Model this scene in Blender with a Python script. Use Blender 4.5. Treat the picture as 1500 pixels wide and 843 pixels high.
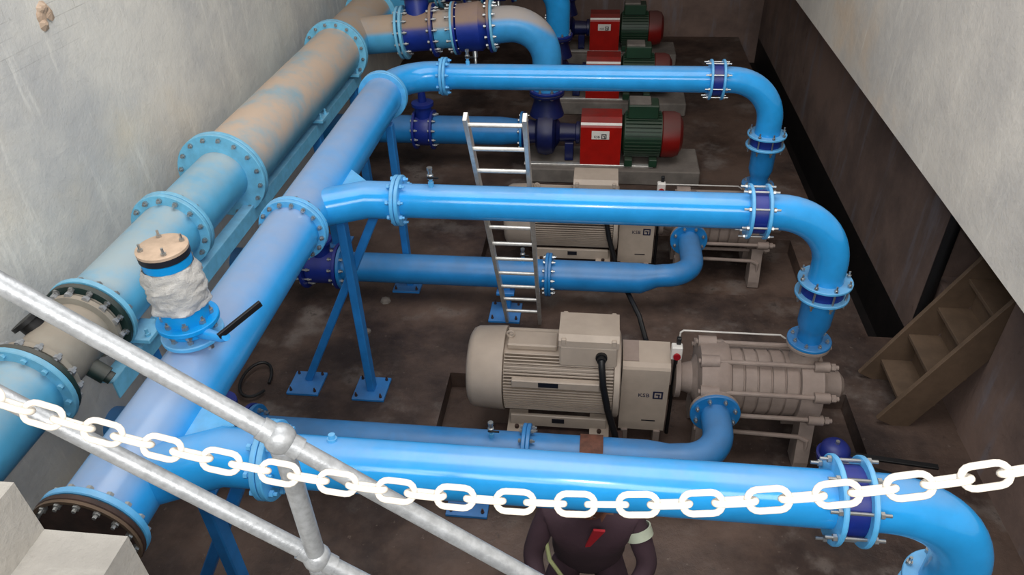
import bpy, bmesh, math, random
from mathutils import Vector, Matrix, Quaternion, noise

random.seed(7)
scene = bpy.context.scene
for o in list(bpy.data.objects):
    bpy.data.objects.remove(o)
C = scene.collection

# ------------------------------------------------------------------ camera
cd = bpy.data.cameras.new('camera')
cam = bpy.data.objects.new('camera', cd)
C.objects.link(cam)
Rm = Matrix(((0.99332788, -0.04280833, 0.10708490),
             (0.11177201, 0.58605789, -0.80252300),
             (-0.02840328, 0.80913757, 0.58693241)))
cam.matrix_world = Matrix.Translation((0, 0, 4.1)) @ Rm.to_4x4()
cd.sensor_width = 36.0
cd.lens = 36.0 * 1077.0 / 1500.0
cd.clip_start = 0.05
cd.clip_end = 100
scene.camera = cam

# ------------------------------------------------------------------ light
vs = scene.view_settings
vs.view_transform = 'Standard'
vs.look = 'None'
vs.gamma = 1.0
vs.use_curve_mapping = False
vs.exposure = 0.06
w = bpy.data.worlds.new('world')
scene.world = w
w.use_nodes = True
bg = w.node_tree.nodes['Background']
bg.inputs['Color'].default_value = (0.86, 0.93, 1.0, 1)
bg.inputs['Strength'].default_value = 0.12


def area_light(name, loc, target, sx, sy, power, col=(1, 1, 1)):
    ld = bpy.data.lights.new(name, 'AREA')
    ld.shape = 'RECTANGLE'
    ld.size = sx
    ld.size_y = sy
    ld.energy = power
    ld.color = col
    lo = bpy.data.objects.new(name, ld)
    C.objects.link(lo)
    lo.location = loc
    d = Vector(target) - Vector(loc)
    lo.rotation_euler = d.to_track_quat('-Z', 'Y').to_euler()
    return lo


# daylight through the wide door opening behind and above the photographer
area_light('doorway_daylight', (0.0, -2.2, 5.5), (0, 5.0, 1.8), 5.0, 1.8, 230, (1, 0.97, 0.93))
# daylight falling through the open roof hatch above the pit
area_light('hatch_daylight', (-0.2, 3.6, 7.2), (-0.2, 3.6, 0.0), 4.6, 4.6, 270, (1, 0.98, 0.96))
# the photographer's flash, just beside the lens
fl = bpy.data.lights.new('camera_flash', 'POINT')
fl.energy = 80
fl.shadow_soft_size = 0.03
flo = bpy.data.objects.new('camera_flash', fl)
C.objects.link(flo)
flo.location = (0.04, -0.02, 4.18)


# ------------------------------------------------------------------ materials
def lin(c):
    return tuple(((v / 255) / 12.92 if v / 255 <= 0.04045 else ((v / 255 + 0.055) / 1.055) ** 2.4) for v in c) + (1.0,)


class NT:
    def __init__(self, m):
        self.t = m.node_tree
        self.b = self.t.nodes['Principled BSDF']

    def n(self, kind, **kw):
        nd = self.t.nodes.new(kind)
        for k, v in kw.items():
            if k in nd.inputs:
                nd.inputs[k].default_value = v
            else:
                setattr(nd, k, v)
        return nd

    def l(self, a, b):
        self.t.links.new(a, b)

    def noise(self, scale, detail=4, rough=0.6, vec=None):
        nd = self.n('ShaderNodeTexNoise')
        nd.inputs['Scale'].default_value = scale
        nd.inputs['Detail'].default_value = detail
        nd.inputs['Roughness'].default_value = rough
        if vec is not None:
            self.l(vec, nd.inputs['Vector'])
        return nd.outputs['Fac']

    def ramp(self, src, lo, hi, a=0.0, b=1.0):
        nd = self.n('ShaderNodeMapRange')
        nd.interpolation_type = 'SMOOTHSTEP'
        self.l(src, nd.inputs['Value'])
        nd.inputs['From Min'].default_value = lo
        nd.inputs['From Max'].default_value = hi
        nd.inputs['To Min'].default_value = a
        nd.inputs['To Max'].default_value = b
        return nd.outputs['Result']

    def math(self, op, a, b):
        nd = self.n('ShaderNodeMath', operation=op)
        for i, v in enumerate((a, b)):
            if hasattr(v, 'links'):
                self.l(v, nd.inputs[i])
            else:
                nd.inputs[i].default_value = v
        return nd.outputs[0]

    def mix(self, fac, a, b):
        nd = self.n('ShaderNodeMix', data_type='RGBA')
        for v, i in ((fac, 0), (a, 6), (b, 7)):
            if hasattr(v, 'links'):
                self.l(v, nd.inputs[i])
            else:
                nd.inputs[i].default_value = v
        return nd.outputs[2]

    def bump(self, h, strength, dist=0.01):
        nd = self.n('ShaderNodeBump')
        nd.inputs['Strength'].default_value = strength
        nd.inputs['Distance'].default_value = dist
        self.l(h, nd.inputs['Height'])
        self.l(nd.outputs['Normal'], self.b.inputs['Normal'])


M = {}


def mat(name, col, rough=0.5, metal=0.0, var=0.12, scale=6.0, dust=0.0, dustcol=(150, 135, 125), bump=0.0, bscale=60.0, spec=0.5, edge=(0.15, 0.85), dr=0.35, dn=0.25):
    m = bpy.data.materials.new(name)
    m.use_nodes = True
    t = NT(m)
    pos = t.n('ShaderNodeNewGeometry')
    c = lin(col)
    dark = tuple(v * (1 - var) for v in c[:3]) + (1,)
    lite = tuple(min(1, v * (1 + var)) for v in c[:3]) + (1,)
    nz = t.noise(scale, 5, 0.6, pos.outputs['Position'])
    colour = t.mix(t.ramp(nz, 0.3, 0.7), dark, lite)
    t.b.inputs['Roughness'].default_value = rough
    t.b.inputs['Metallic'].default_value = metal
    t.b.inputs['Specular IOR Level'].default_value = spec
    if dust > 0:
        sep = t.n('ShaderNodeSeparateXYZ')
        t.l(pos.outputs['Normal'], sep.inputs[0])
        up = t.ramp(sep.outputs['Z'], edge[0], edge[1])
        nn = t.ramp(t.noise(2.2, 5, 0.65, pos.outputs['Position']), 0.25, 0.6, dn, 1.0)
        f = t.math('MULTIPLY', t.math('MULTIPLY', up, nn), dust)
        colour = t.mix(f, colour, lin(dustcol))
        t.l(t.math('ADD', t.math('MULTIPLY', f, dr), rough), t.b.inputs['Roughness'])
    t.l(colour, t.b.inputs['Base Color'])
    if bump > 0:
        t.bump(t.noise(bscale, 3, 0.6, pos.outputs['Position']), bump, 0.004)
    M[name] = m
    return m


mat('pipe_blue', (42, 156, 228), 0.15, dust=0.45, dustcol=(140, 160, 188), var=0.07, edge=(0.72, 1.0), dr=0.2)
mat('header_blue', (46, 154, 226), 0.2, dust=0.66, dustcol=(160, 162, 176), var=0.06, edge=(0.25, 0.95), dr=0.08, dn=0.65)
mat('main_blue', (88, 176, 218), 0.33, dust=0.9, dustcol=(168, 180, 182), var=0.08, edge=(0.2, 0.85))
mat('main_dusty', (100, 172, 200), 0.45, dust=1.0, dustcol=(200, 178, 158), var=0.08, edge=(-0.35, 0.35))
mat('main_brown', (84, 172, 216), 0.4, dust=1.0, dustcol=(176, 155, 135), var=0.08, edge=(0.15, 0.45), dn=0.8)
mat('elbow_dusty', (60, 158, 222), 0.35, dust=0.95, dustcol=(172, 160, 150), var=0.08, edge=(0.35, 0.65), dn=0.8)
mat('flange_blue', (88, 176, 232), 0.35, dust=0.25, dustcol=(150, 150, 150), var=0.1, scale=14)
mat('main_flange', (116, 194, 230), 0.4, dust=0.3, dustcol=(150, 150, 150), var=0.1, scale=14)
mat('low_blue', (30, 126, 194), 0.33, dust=0.35, dustcol=(110, 115, 125), var=0.1)
mat('stand_blue', (36, 122, 194), 0.45, dust=0.3, dustcol=(110, 105, 105), var=0.12)
mat('pump_navy', (14, 24, 74), 0.4, dust=0.4, dustcol=(60, 52, 56), var=0.2)
mat('valve_navy', (18, 42, 128), 0.4, dust=0.1, dustcol=(130, 110, 100), var=0.15)
mat('valve_navy_dusty', (20, 48, 140), 0.4, dust=1.0, dustcol=(150, 126, 108), var=0.15, edge=(0.25, 0.55), dn=0.8)
mat('cap_blue', (10, 150, 225), 0.35, var=0.05)
mat('steel', (176, 178, 178), 0.32, metal=0.85, var=0.1, scale=30)
mat('galvanized', (164, 167, 170), 0.4, metal=0.4, var=0.16, scale=45, bump=0.25, bscale=90)
mat('aluminium', (205, 203, 198), 0.35, metal=0.6, var=0.12, scale=25)
mat('chain_white', (200, 192, 180), 0.35, metal=0.0, var=0.06, scale=40, bump=0.15)
mat('valve_grey', (150, 146, 136), 0.6, dust=0.6, dustcol=(160, 146, 130), var=0.12)
mat('dark_green', (28, 52, 50), 0.5, dust=0.25, var=0.2)
mat('cream', (178, 164, 150), 0.42, dust=0.35, dustcol=(150, 132, 118), var=0.07)
mat('pump_grey', (146, 132, 124), 0.5, dust=0.45, dustcol=(132, 112, 102), var=0.12, scale=10, bump=0.3)
mat('red_paint', (160, 18, 10), 0.35, dust=0.7, dustcol=(104, 58, 52), var=0.12, edge=(0.3, 0.9))
mat('red_fan', (126, 16, 12), 0.4, dust=0.95, dustcol=(92, 58, 54), var=0.12, edge=(0.0, 0.7), dn=0.7)
mat('green_paint', (26, 58, 40), 0.45, dust=0.6, dustcol=(66, 70, 60), var=0.12)
mat('black', (16, 16, 18), 0.5, var=0.2)
mat('rust_clamp', (96, 58, 44), 0.75, var=0.35, scale=14, bump=0.3)
mat('rust_dark', (58, 40, 34), 0.7, var=0.4, scale=12, bump=0.3)
mat('white_paint', (220, 216, 210), 0.45, var=0.05)
mat('red_button', (150, 12, 24), 0.4, var=0.05)
mat('label_black', (22, 24, 34), 0.5, var=0.1)
mat('label_blue', (30, 36, 66), 0.5, var=0.1)
mat('cap_beige', (188, 164, 142), 0.5, var=0.12, scale=18)
mat('stair_brown', (92, 74, 58), 0.75, var=0.18, bump=0.3)
mat('skin', (92, 58, 44), 0.55, var=0.06)
mat('hair', (26, 20, 18), 0.8, var=0.2)
mat('overall', (54, 35, 44), 0.85, var=0.16, bump=0.3)
mat('vest_red', (150, 18, 32), 0.75, var=0.1)
mat('reflective', (196, 204, 184), 0.35, metal=0.3, var=0.1)
mat('lime', (150, 156, 110), 0.6, var=0.1)
mat('boot', (24, 20, 18), 0.6, var=0.2)
mat('sludge', (20, 15, 14), 0.6, var=0.4, scale=5, bump=0.3)
mat('gasket', (40, 38, 38), 0.7, var=0.2)


def wrap_material():
    m = bpy.data.materials.new('plastic_wrap')
    m.use_nodes = True
    t = NT(m)
    t.b.inputs['Base Color'].default_value = lin((226, 224, 220))
    t.b.inputs['Roughness'].default_value = 0.28
    t.b.inputs['Transmission Weight'].default_value = 0.25
    t.b.inputs['IOR'].default_value = 1.35
    g = t.n('ShaderNodeNewGeometry')
    t.bump(t.noise(38, 6, 0.7, g.outputs['Position']), 0.9, 0.015)
    M['wrap'] = m


wrap_material()


def plaster(name, base, stain, warm, bumpy=0.35, courses=False):
    m = bpy.data.materials.new(name)
    m.use_nodes = True
    t = NT(m)
    g = t.n('ShaderNodeNewGeometry')
    p = g.outputs['Position']
    a = t.ramp(t.noise(0.9, 8, 0.65, p), 0.35, 0.68)
    c = t.mix(a, lin(base), lin(stain))
    b2 = t.ramp(t.noise(0.55, 5, 0.6, p), 0.52, 0.72, 0, 0.7)
    c = t.mix(b2, c, lin(warm))
    mp = t.n('ShaderNodeMapping')
    mp.inputs['Scale'].default_value = (1.0, 5.0, 0.8)
    t.l(p, mp.inputs['Vector'])
    streak = t.ramp(t.noise(1.6, 7, 0.7, mp.outputs['Vector']), 0.54, 0.72, 0, 0.4)
    c = t.mix(streak, c, lin(tuple(int(v * 1.12) if v * 1.12 < 255 else 255 for v in base)))
    fine = t.ramp(t.noise(26, 6, 0.7, p), 0.6, 0.74, 0, 0.28)
    c = t.mix(fine, c, lin((118, 114, 108)))
    if courses:
        mp2 = t.n('ShaderNodeMapping')
        mp2.inputs['Rotation'].default_value = (0, 0, math.pi / 2)
        sx = t.n('ShaderNodeSeparateXYZ')
        t.l(p, sx.inputs[0])
        cx = t.n('ShaderNodeCombineXYZ')
        t.l(sx.outputs['Y'], cx.inputs['X'])
        t.l(sx.outputs['Z'], cx.inputs['Y'])
        br = t.n('ShaderNodeTexBrick')
        t.l(cx.outputs[0], br.inputs['Vector'])
        br.inputs['Scale'].default_value = 1.0
        br.inputs['Brick Width'].default_value = 0.24
        br.inputs['Row Height'].default_value = 0.085
        br.inputs['Mortar Size'].default_value = 0.004
        br.inputs['Mortar Smooth'].default_value = 0.8
        # the thin top coat has worn off in patches high on the wall
        worn = t.math('MULTIPLY', t.ramp(sx.outputs['Z'], 2.55, 2.95), t.ramp(t.noise(1.3, 4, 0.6, p), 0.42, 0.62, 0, 0.55))
        c = t.mix(t.math('MULTIPLY', br.outputs['Fac'], worn), c, lin((120, 116, 106)))
    t.l(c, t.b.inputs['Base Color'])
    t.b.inputs['Roughness'].default_value = 0.85
    t.bump(t.noise(9, 9, 0.68, p), bumpy, 0.02)
    M[name] = m


plaster('plaster_left', (224, 222, 214), (192, 193, 192), (220, 208, 184), 0.45, True)
plaster('plaster_right', (230, 223, 212), (206, 201, 194), (234, 208, 178), 0.4)
plaster('stair_concrete', (172, 168, 161), (144, 141, 136), (164, 155, 143), 0.6)


def dirty_floor():
    m = bpy.data.materials.new('floor_dirt')
    m.use_nodes = True
    t = NT(m)
    g = t.n('ShaderNodeNewGeometry')
    p = g.outputs['Position']
    c = t.mix(t.ramp(t.noise(0.8, 8, 0.66, p), 0.34, 0.66), lin((96, 77, 67)), lin((40, 28, 25)))
    c = t.mix(t.ramp(t.noise(1.7, 6, 0.6, p), 0.54, 0.7, 0, 0.8), c, lin((118, 108, 102)))
    c = t.mix(t.ramp(t.noise(3.4, 8, 0.7, p), 0.6, 0.7, 0, 0.8), c, lin((42, 30, 26)))
    c = t.mix(t.ramp(t.noise(19, 5, 0.7, p), 0.62, 0.72, 0, 0.6), c, lin((120, 106, 96)))
    t.l(c, t.b.inputs['Base Color'])
    t.l(t.ramp(t.noise(1.1, 5, 0.6, p), 0.4, 0.65, 0.5, 0.92), t.b.inputs['Roughness'])
    t.bump(t.noise(12, 9, 0.7, p), 0.5, 0.02)
    M['floor'] = m
    m = bpy.data.materials.new('bare_concrete')
    m.use_nodes = True
    t = NT(m)
    g = t.n('ShaderNodeNewGeometry')
    p = g.outputs['Position']
    c = t.mix(t.ramp(t.noise(0.9, 8, 0.66, p), 0.34, 0.66), lin((132, 110, 100)), lin((98, 82, 76)))
    mp = t.n('ShaderNodeMapping')
    mp.inputs['Scale'].default_value = (3.0, 3.0, 0.5)
    t.l(p, mp.inputs['Vector'])
    c = t.mix(t.ramp(t.noise(1.5, 6, 0.6, mp.outputs['Vector']), 0.52, 0.7, 0, 0.6), c, lin((122, 120, 128)))
    c = t.mix(t.ramp(t.noise(5, 7, 0.7, p), 0.6, 0.72, 0, 0.5), c, lin((60, 40, 34)))
    t.l(c, t.b.inputs['Base Color'])
    t.b.inputs['Roughness'].default_value = 0.85
    t.bump(t.noise(10, 8, 0.7, p), 0.4, 0.02)
    M['bare'] = m


dirty_floor()
mat('plinth', (118, 112, 106), 0.8, var=0.25, scale=4, dust=0.3, dustcol=(96, 82, 74), bump=0.4, bscale=20)


# ------------------------------------------------------------------ mesh helpers
def frame_of(d):
    d = Vector(d).normalized()
    up = Vector((0, 0, 1)) if abs(d.z) < 0.95 else Vector((0, 1, 0))
    x = up.cross(d).normalized()
    return x, d.cross(x).normalized(), d


class MB:
    def __init__(self):
        self.v = []
        self.f = []

    def ring(self, c, x, y, r, n):
        i = len(self.v)
        for k in range(n):
            a = 2 * math.pi * k / n
            self.v.append(Vector(c) + x * (math.cos(a) * r) + y * (math.sin(a) * r))
        return i

    def bridge(self, a, b, n):
        for k in range(n):
            k2 = (k + 1) % n
            self.f.append((a + k, a + k2, b + k2, b + k))

    def tube(self, pts, r, n=20, caps=True):
        pts = [Vector(p) for p in pts]
        m = len(pts)
        rs = r if isinstance(r, (list, tuple)) else [r] * m
        dirs = [(pts[i + 1] - pts[i]).normalized() for i in range(m - 1)]
        x, y, d = frame_of(dirs[0])
        rings = []
        for i in range(m):
            if i == 0:
                t = dirs[0]
            elif i == m - 1:
                t = dirs[-1]
            else:
                t = (dirs[i - 1] + dirs[i]).normalized()
            q = d.rotation_difference(t)
            x = (q @ x).normalized()
            d = t
            x = (x - d * x.dot(d)).normalized()
            y = d.cross(x).normalized()
            if 0 < i < m - 1:
                cosh = max(0.5, math.sqrt(max(0.0, (1 + dirs[i - 1].dot(dirs[i])) / 2)))
                bend = dirs[i] - dirs[i - 1]
                if bend.length > 1e-4:
                    b = bend - d * bend.dot(d)
                    b.normalize()
                    base = len(self.v)
                    for k in range(n):
                        a = 2 * math.pi * k / n
                        o = x * (math.cos(a) * rs[i]) + y * (math.sin(a) * rs[i])
                        o = o + b * (o.dot(b) * (1 / cosh - 1))
                        self.v.append(pts[i] + o)
                    rings.append(base)
                    continue
            rings.append(self.ring(pts[i], x, y, rs[i], n))
        for a, b in zip(rings, rings[1:]):
            self.bridge(a, b, n)
        if caps:
            self.f.append(tuple(rings[0] + k for k in reversed(range(n))))
            self.f.append(tuple(rings[-1] + k for k in range(n)))
        return self

    def lathe(self, prof, o, d, n=28, closed=False):
        # prof: (distance along axis, radius)
        o = Vector(o)
        x, y, d = frame_of(d)
        rings = []
        for a, r in prof:
            rings.append(self.ring(o + d * a, x, y, max(r, 1e-4), n))
        for a, b in zip(rings, rings[1:]):
            self.bridge(a, b, n)
        if closed:
            self.bridge(rings[-1], rings[0], n)
        else:
            self.f.append(tuple(rings[0] + k for k in reversed(range(n))))
            self.f.append(tuple(rings[-1] + k for k in range(n)))
        return self

    def box(self, c, s, rot=None, bev=0.0):
        bm = bmesh.new()
        bmesh.ops.create_cube(bm, size=1.0)
        bmesh.ops.scale(bm, vec=Vector(s), verts=bm.verts)
        if bev > 0:
            bmesh.ops.bevel(bm, geom=list(bm.edges), offset=bev, segments=1, affect='EDGES')
        mtx = Matrix.Translation(Vector(c))
        if rot is not None:
            mtx = mtx @ (rot.to_4x4() if not isinstance(rot, Matrix) or len(rot) == 3 else rot)
        b = len(self.v)
        bm.verts.index_update()
        for v in bm.verts:
            self.v.append(mtx @ v.co)
        for f in bm.faces:
            self.f.append(tuple(b + v.index for v in f.verts))
        bm.free()
        return self

    def prism(self, poly, o, ax, ay, az, h):
        # poly in (ax, ay), extruded along az by h
        o, ax, ay, az = Vector(o), Vector(ax), Vector(ay), Vector(az)
        b = len(self.v)
        n = len(poly)
        for k in (0, 1):
            for p, q in poly:
                self.v.append(o + ax * p + ay * q + az * (h * k))
        self.f.append(tuple(b + i for i in reversed(range(n))))
        self.f.append(tuple(b + n + i for i in range(n)))
        for i in range(n):
            j = (i + 1) % n
            self.f.append((b + i, b + j, b + n + j, b + n + i))
        return self

    def bar(self, a, b, wd, ht, side=None):
        # rectangular bar from a to b
        a, b = Vector(a), Vector(b)
        d = (b - a)
        L = d.length
        d.normalize()
        s = Vector(side) if side is not None else (Vector((0, 1, 0)) if abs(d.y) < 0.9 else Vector((1, 0, 0)))
        s = (s - d * s.dot(d)).normalized()
        u = d.cross(s)
        rot = Matrix((s, u, d)).transposed()
        return self.box((a + b) / 2, (wd, ht, L), rot, min(wd, ht) * 0.12)

    def mesh(self, name, org=Vector((0, 0, 0)), smooth=35):
        me = bpy.data.meshes.new(name)
        me.from_pydata([v - org for v in self.v], [], self.f)
        bm = bmesh.new()
        bm.from_mesh(me)
        bmesh.ops.recalc_face_normals(bm, faces=bm.faces)
        bm.to_mesh(me)
        bm.free()
        if smooth:
            for p in me.polygons:
                p.use_smooth = True
            me.set_sharp_from_angle(angle=math.radians(smooth))
        return me


ORG = {}
KIDS = {}


def link(o, parent=None):
    C.objects.link(o)
    if parent is not None:
        o.parent = parent
        KIDS.setdefault(parent.name, []).append(o)
    return o


def thing(name, label, cat, loc, group=None):
    o = bpy.data.objects.new(name, None)
    o.empty_display_size = 0.1
    link(o)
    o.location = loc
    ORG[o.name] = Vector(loc)
    tag(o, label, cat, group)
    return o


def tag(o, label, cat, group=None):
    o['label'] = label
    o['category'] = cat
    if group:
        o['group'] = group
    return o


def obj(name, mb, m, parent=None, smooth=35, label=None, stuff=False):
    org = ORG[parent.name] if parent is not None else Vector((0, 0, 0))
    me = mb.mesh(name, org, smooth)
    me.materials.append(M[m])
    o = bpy.data.objects.new(name, me)
    link(o, parent)
    ORG[o.name] = org
    if label:
        o['label'] = label
    if stuff:
        o['kind'] = 'stuff'
    return o


def struct(name, mb, m, smooth=35):
    o = obj(name, mb, m, None, smooth)
    o['kind'] = 'structure'
    return o


def copy_tree(o, delta=None, parent=None, label=None):
    c = o.copy()
    link(c, parent)
    if delta is not None:
        c.location = o.location + Vector(delta)
        ORG[c.name] = ORG[o.name] + Vector(delta)
    if label:
        c['label'] = label
    for k in KIDS.get(o.name, []):
        copy_tree(k, None, c)
    return c


MESH = {}


def bolt_mesh(br, z0, z1, m):
    key = ('bolt', round(br, 4), round(z0, 4), round(z1, 4), m)
    if key not in MESH:
        b = MB()
        h = br * 1.1
        b.lathe([(z0 - h, br), (z0, br)], (0, 0, 0), (0, 0, 1), 6)
        b.lathe([(z0, br * 0.55), (z1, br * 0.55)], (0, 0, 0), (0, 0, 1), 6)
        b.lathe([(z1, br), (z1 + h, br), (z1 + h, br * 0.55), (z1 + h * 1.9, br * 0.55)], (0, 0, 0), (0, 0, 1), 6)
        me = b.mesh('bolt', smooth=0)
        me.materials.append(M[m])
        MESH[key] = me
    return MESH[key]


def flange(parent, c, d, rp, rf, t, nb=0, br=0.012, m='flange_blue', z0=None, z1=None, bm='steel', name='flange', ph=0.5):
    key = ('fl', round(rp, 4), round(rf, 4), round(t, 4), m)
    if key not in MESH:
        b = MB()
        e = min(0.004, t * 0.2)
        b.lathe([(-t / 2, rp), (-t / 2, rf - e), (-t / 2 + e, rf), (t / 2 - e, rf), (t / 2, rf - e), (t / 2, rp)], (0, 0, 0), (0, 0, 1), 40, True)
        me = b.mesh('flange', smooth=30)
        me.materials.append(M[m])
        MESH[key] = me
    f = bpy.data.objects.new(name, MESH[key])
    link(f, parent)
    f.location = Vector(c) - ORG[parent.name]
    f.rotation_mode = 'QUATERNION'
    f.rotation_quaternion = Vector(d).to_track_quat('Z', 'Y')
    ORG[f.name] = Vector(c)
    if nb:
        me = bolt_mesh(br, z0 if z0 is not None else -t / 2, z1 if z1 is not None else t / 2, bm)
        rb = (max(rp, 0.02) + rf) / 2 if rp > 0.01 else rf * 0.82
        rb = rf - (rf - rp) * 0.42 if rp > 0.01 else rb
        for k in range(nb):
            a = 2 * math.pi * (k + ph) / nb
            bo = bpy.data.objects.new('bolt', me)
            link(bo, f)
            bo.location = (math.cos(a) * rb, math.sin(a) * rb, 0)
    return f


def arc(c, a, b, R, n=10):
    # quarter arc about corner: from c + a*R to c + b*R, tangent to the two legs
    # c is the intersection of the two axes, a and b unit directions of the legs
    c, a, b = Vector(c), Vector(a), Vector(b)
    cc = c + a * R + b * R
    return [cc - b * (R * math.cos(t)) - a * (R * math.sin(t)) for t in [math.pi / 2 * k / n for k in range(n + 1)]]


V = Vector
HP = 1.8                # height of the blue pipe axes
ROWS = (1.885, 4.039, 6.281)

# ------------------------------------------------------------------ the pit
# floor with a sunken bay under each white pump
xs = [-3.3, -1.12, 2.0, 2.36, 2.70, 4.6]
ys = [-1.5, 1.25, 2.23, 3.40, 4.385, 5.12, 5.64, 6.63, 13.3]
REC = 0.16


def floor_z(i, j):
    if not (0 <= i < len(xs) - 1 and 0 <= j < len(ys) - 1):
        return None
    if i == 1 and j in (1, 3, 6):
        return -REC
    if i == 3 and j >= 5:
        return -0.45          # drain gutter along the right wall
    return 0.0


fb = MB()
gut = []
for i in range(len(xs) - 1):
    for j in range(len(ys) - 1):
        z = floor_z(i, j)
        x0, x1, y0, y1 = xs[i], xs[i + 1], ys[j], ys[j + 1]
        b = len(fb.v)
        fb.v += [V((x0, y0, z)), V((x1, y0, z)), V((x1, y1, z)), V((x0, y1, z))]
        fb.f.append((b, b + 1, b + 2, b + 3))
        gut.append(z < -0.4)
        for di, dj, p, q in ((-1, 0, (x0, y0), (x0, y1)), (1, 0, (x1, y1), (x1, y0)), (0, -1, (x1, y0), (x0, y0)), (0, 1, (x0, y1), (x1, y1))):
            z2 = floor_z(i + di, j + dj)
            if z2 is not None and z2 > z:
                b = len(fb.v)
                fb.v += [V((*p, z)), V((*q, z)), V((*q, z2)), V((*p, z2))]
                fb.f.append((b, b + 1, b + 2, b + 3))
                gut.append(z < -0.4)
me = bpy.data.meshes.new('floor')
me.from_pydata(fb.v, [], fb.f)
me.materials.append(M['floor'])
me.materials.append(M['sludge'])
for p_, g_ in zip(me.polygons, gut):
    p_.material_index = 1 if g_ else 0
fo = bpy.data.objects.new('floor', me)
link(fo)
fo['kind'] = 'structure'

TOP = 5.6
wl = struct('wall_left', MB().box((-3.45, 5.9, TOP / 2), (0.3, 14.8, TOP)), 'plaster_left', 0)
ORG[wl.name] = V((0, 0, 0))
struct('wall_back', MB().box((0.5, 13.45, TOP / 2 - 0.3), (8.2, 0.3, TOP + 0.6)), 'bare', 0)
# right side: dark lower wall set back under the plastered upper wall, with a stair bay cut into it
lw = MB()
lw.box((2.87, 9.2, 0.85), (0.34, 8.2, 1.7))
lw.box((3.75, 5.21, 0.84), (1.5, 0.2, 1.68))
lw.box((2.87, 1.285, 0.85), (0.34, 5.57, 1.7))
lw.box((3.75, 3.96, 0.84), (1.5, 0.2, 1.68))
lw.box((4.45, 4.58, 0.83), (0.2, 1.05, 1.66))
lw.box((2.80, 4.585, 0.33), (0.18, 1.03, 0.66))      # low wall below the steps
struct('wall_right_lower', lw, 'bare', 0)
struct('far_shade_slab', MB().box((0.5, 11.6, 3.75), (7.6, 3.4, 0.3)), 'bare', 0)  # unseen slab added over the far end to darken the pumps there
struct('wall_right', MB().box((3.45, 5.9, (TOP + 1.6) / 2), (2.3, 14.8, TOP - 1.6), None, 0.008), 'plaster_right', 0)
# crumbled hole in the left wall plaster
ch = MB()
for k in range(9):
    a = random.random() * 6.28
    ch.lathe([(0, 0.035 + 0.02 * random.random()), (0.012 + 0.02 * random.random(), 0.01)], (-3.302, 4.15 + 0.045 * math.cos(a), 2.91 + 0.06 * math.sin(a)), (1, 0.2 * math.cos(a), 0.2), 7)
hp = obj('broken_plaster', ch, 'cap_beige', wl, 0, 'crumbled patch of tan mortar in the plaster')
# dark conduit standing in the corner of the stair bay
o = obj('conduit', MB().tube([(2.66, 5.02, 0.0), (2.66, 5.02, 1.62)], 0.045, 12), 'black')
tag(o, 'black vertical conduit in the corner beside the brown stairs', 'conduit')

# landing the photographer stands on (just below and behind the lens)
ld_ = struct('floor_landing', MB().box((0.0, -0.75, 2.38), (6.5, 1.9, 0.24), None, 0.01), 'stair_concrete', 0)

# concrete stair flight in the lower left corner
st = MB()
RISE, TREAD, YS0, YS1 = 0.19, 0.236, 0.25, 1.05
x = -1.413 - TREAD
z = 2.472 + 2 * RISE
poly = [(-2.6, z), (x, z)]
for k in range(6):
    poly += [(x, z - RISE), (x + TREAD, z - RISE)]
    x += TREAD
    z -= RISE
poly += [(x, z - 0.35), (-1.413 - TREAD, 2.472 + 2 * RISE - 0.45), (-2.6, 2.472 + 2 * RISE - 0.45)]
st.prism(poly, (0, YS0, 0), (1, 0, 0), (0, 0, 1), (0, 1, 0), YS1 - YS0)
o = obj('concrete_stairs', st, 'stair_concrete', None, 0)
tag(o, 'pale concrete stair steps in the bottom left corner of the view', 'stairs')

# ------------------------------------------------------------------ galvanized handrail and chain
YR = 1.05
hr = thing('stair_handrail', 'galvanized tubular stair handrail with ball joints crossing the lower left foreground', 'handrail', (-0.666, YR, 1.95))
sl = (2.45 - 3.289) / (-0.131 + 1.152)
def rz(x, x0, z0):
    return z0 + (x - x0) * sl
for nm, x0, z0 in (('top_rail', -1.152, 3.289), ('middle_rail', -1.303, 2.971)):
    obj(nm, MB().tube([(-1.95, YR, rz(-1.95, x0, z0)), (0.55, YR, rz(0.55, x0, z0))], 0.0215, 18), 'galvanized', hr)
zt, zm = rz(-0.668, -1.152, 3.289), rz(-0.668, -1.303, 2.971)
obj('post', MB().tube([(-0.668, YR, 1.72), (-0.668, YR, zt)], 0.024, 18), 'galvanized', hr)
for zz in (zt, zm):
    prof = [(-0.036 * math.cos(a), 0.036 * math.sin(a)) for a in [math.pi * k / 12 for k in range(13)]]
    b = MB().lathe(prof, (-0.668, YR, zz), (0, 0, 1), 20)
    b.lathe([(-0.056, 0.028), (-0.028, 0.029)], (-0.668, YR, zz), (0, 0, 1), 18)
    dd = V((1, 0, sl)).normalized()
    b.lathe([(-0.05, 0.026), (0.05, 0.026)], (-0.668, YR, zz), dd, 18)
    obj('ball_joint', b, 'galvanized', hr)

YC = 0.6
chn = thing('barrier_chain', 'white link chain sagging across the whole foreground', 'chain', (-0.13, YC, 3.3184))
def cz(x):
    return 3.3184 + 0.3236 * (x + 0.128) ** 2
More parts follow.
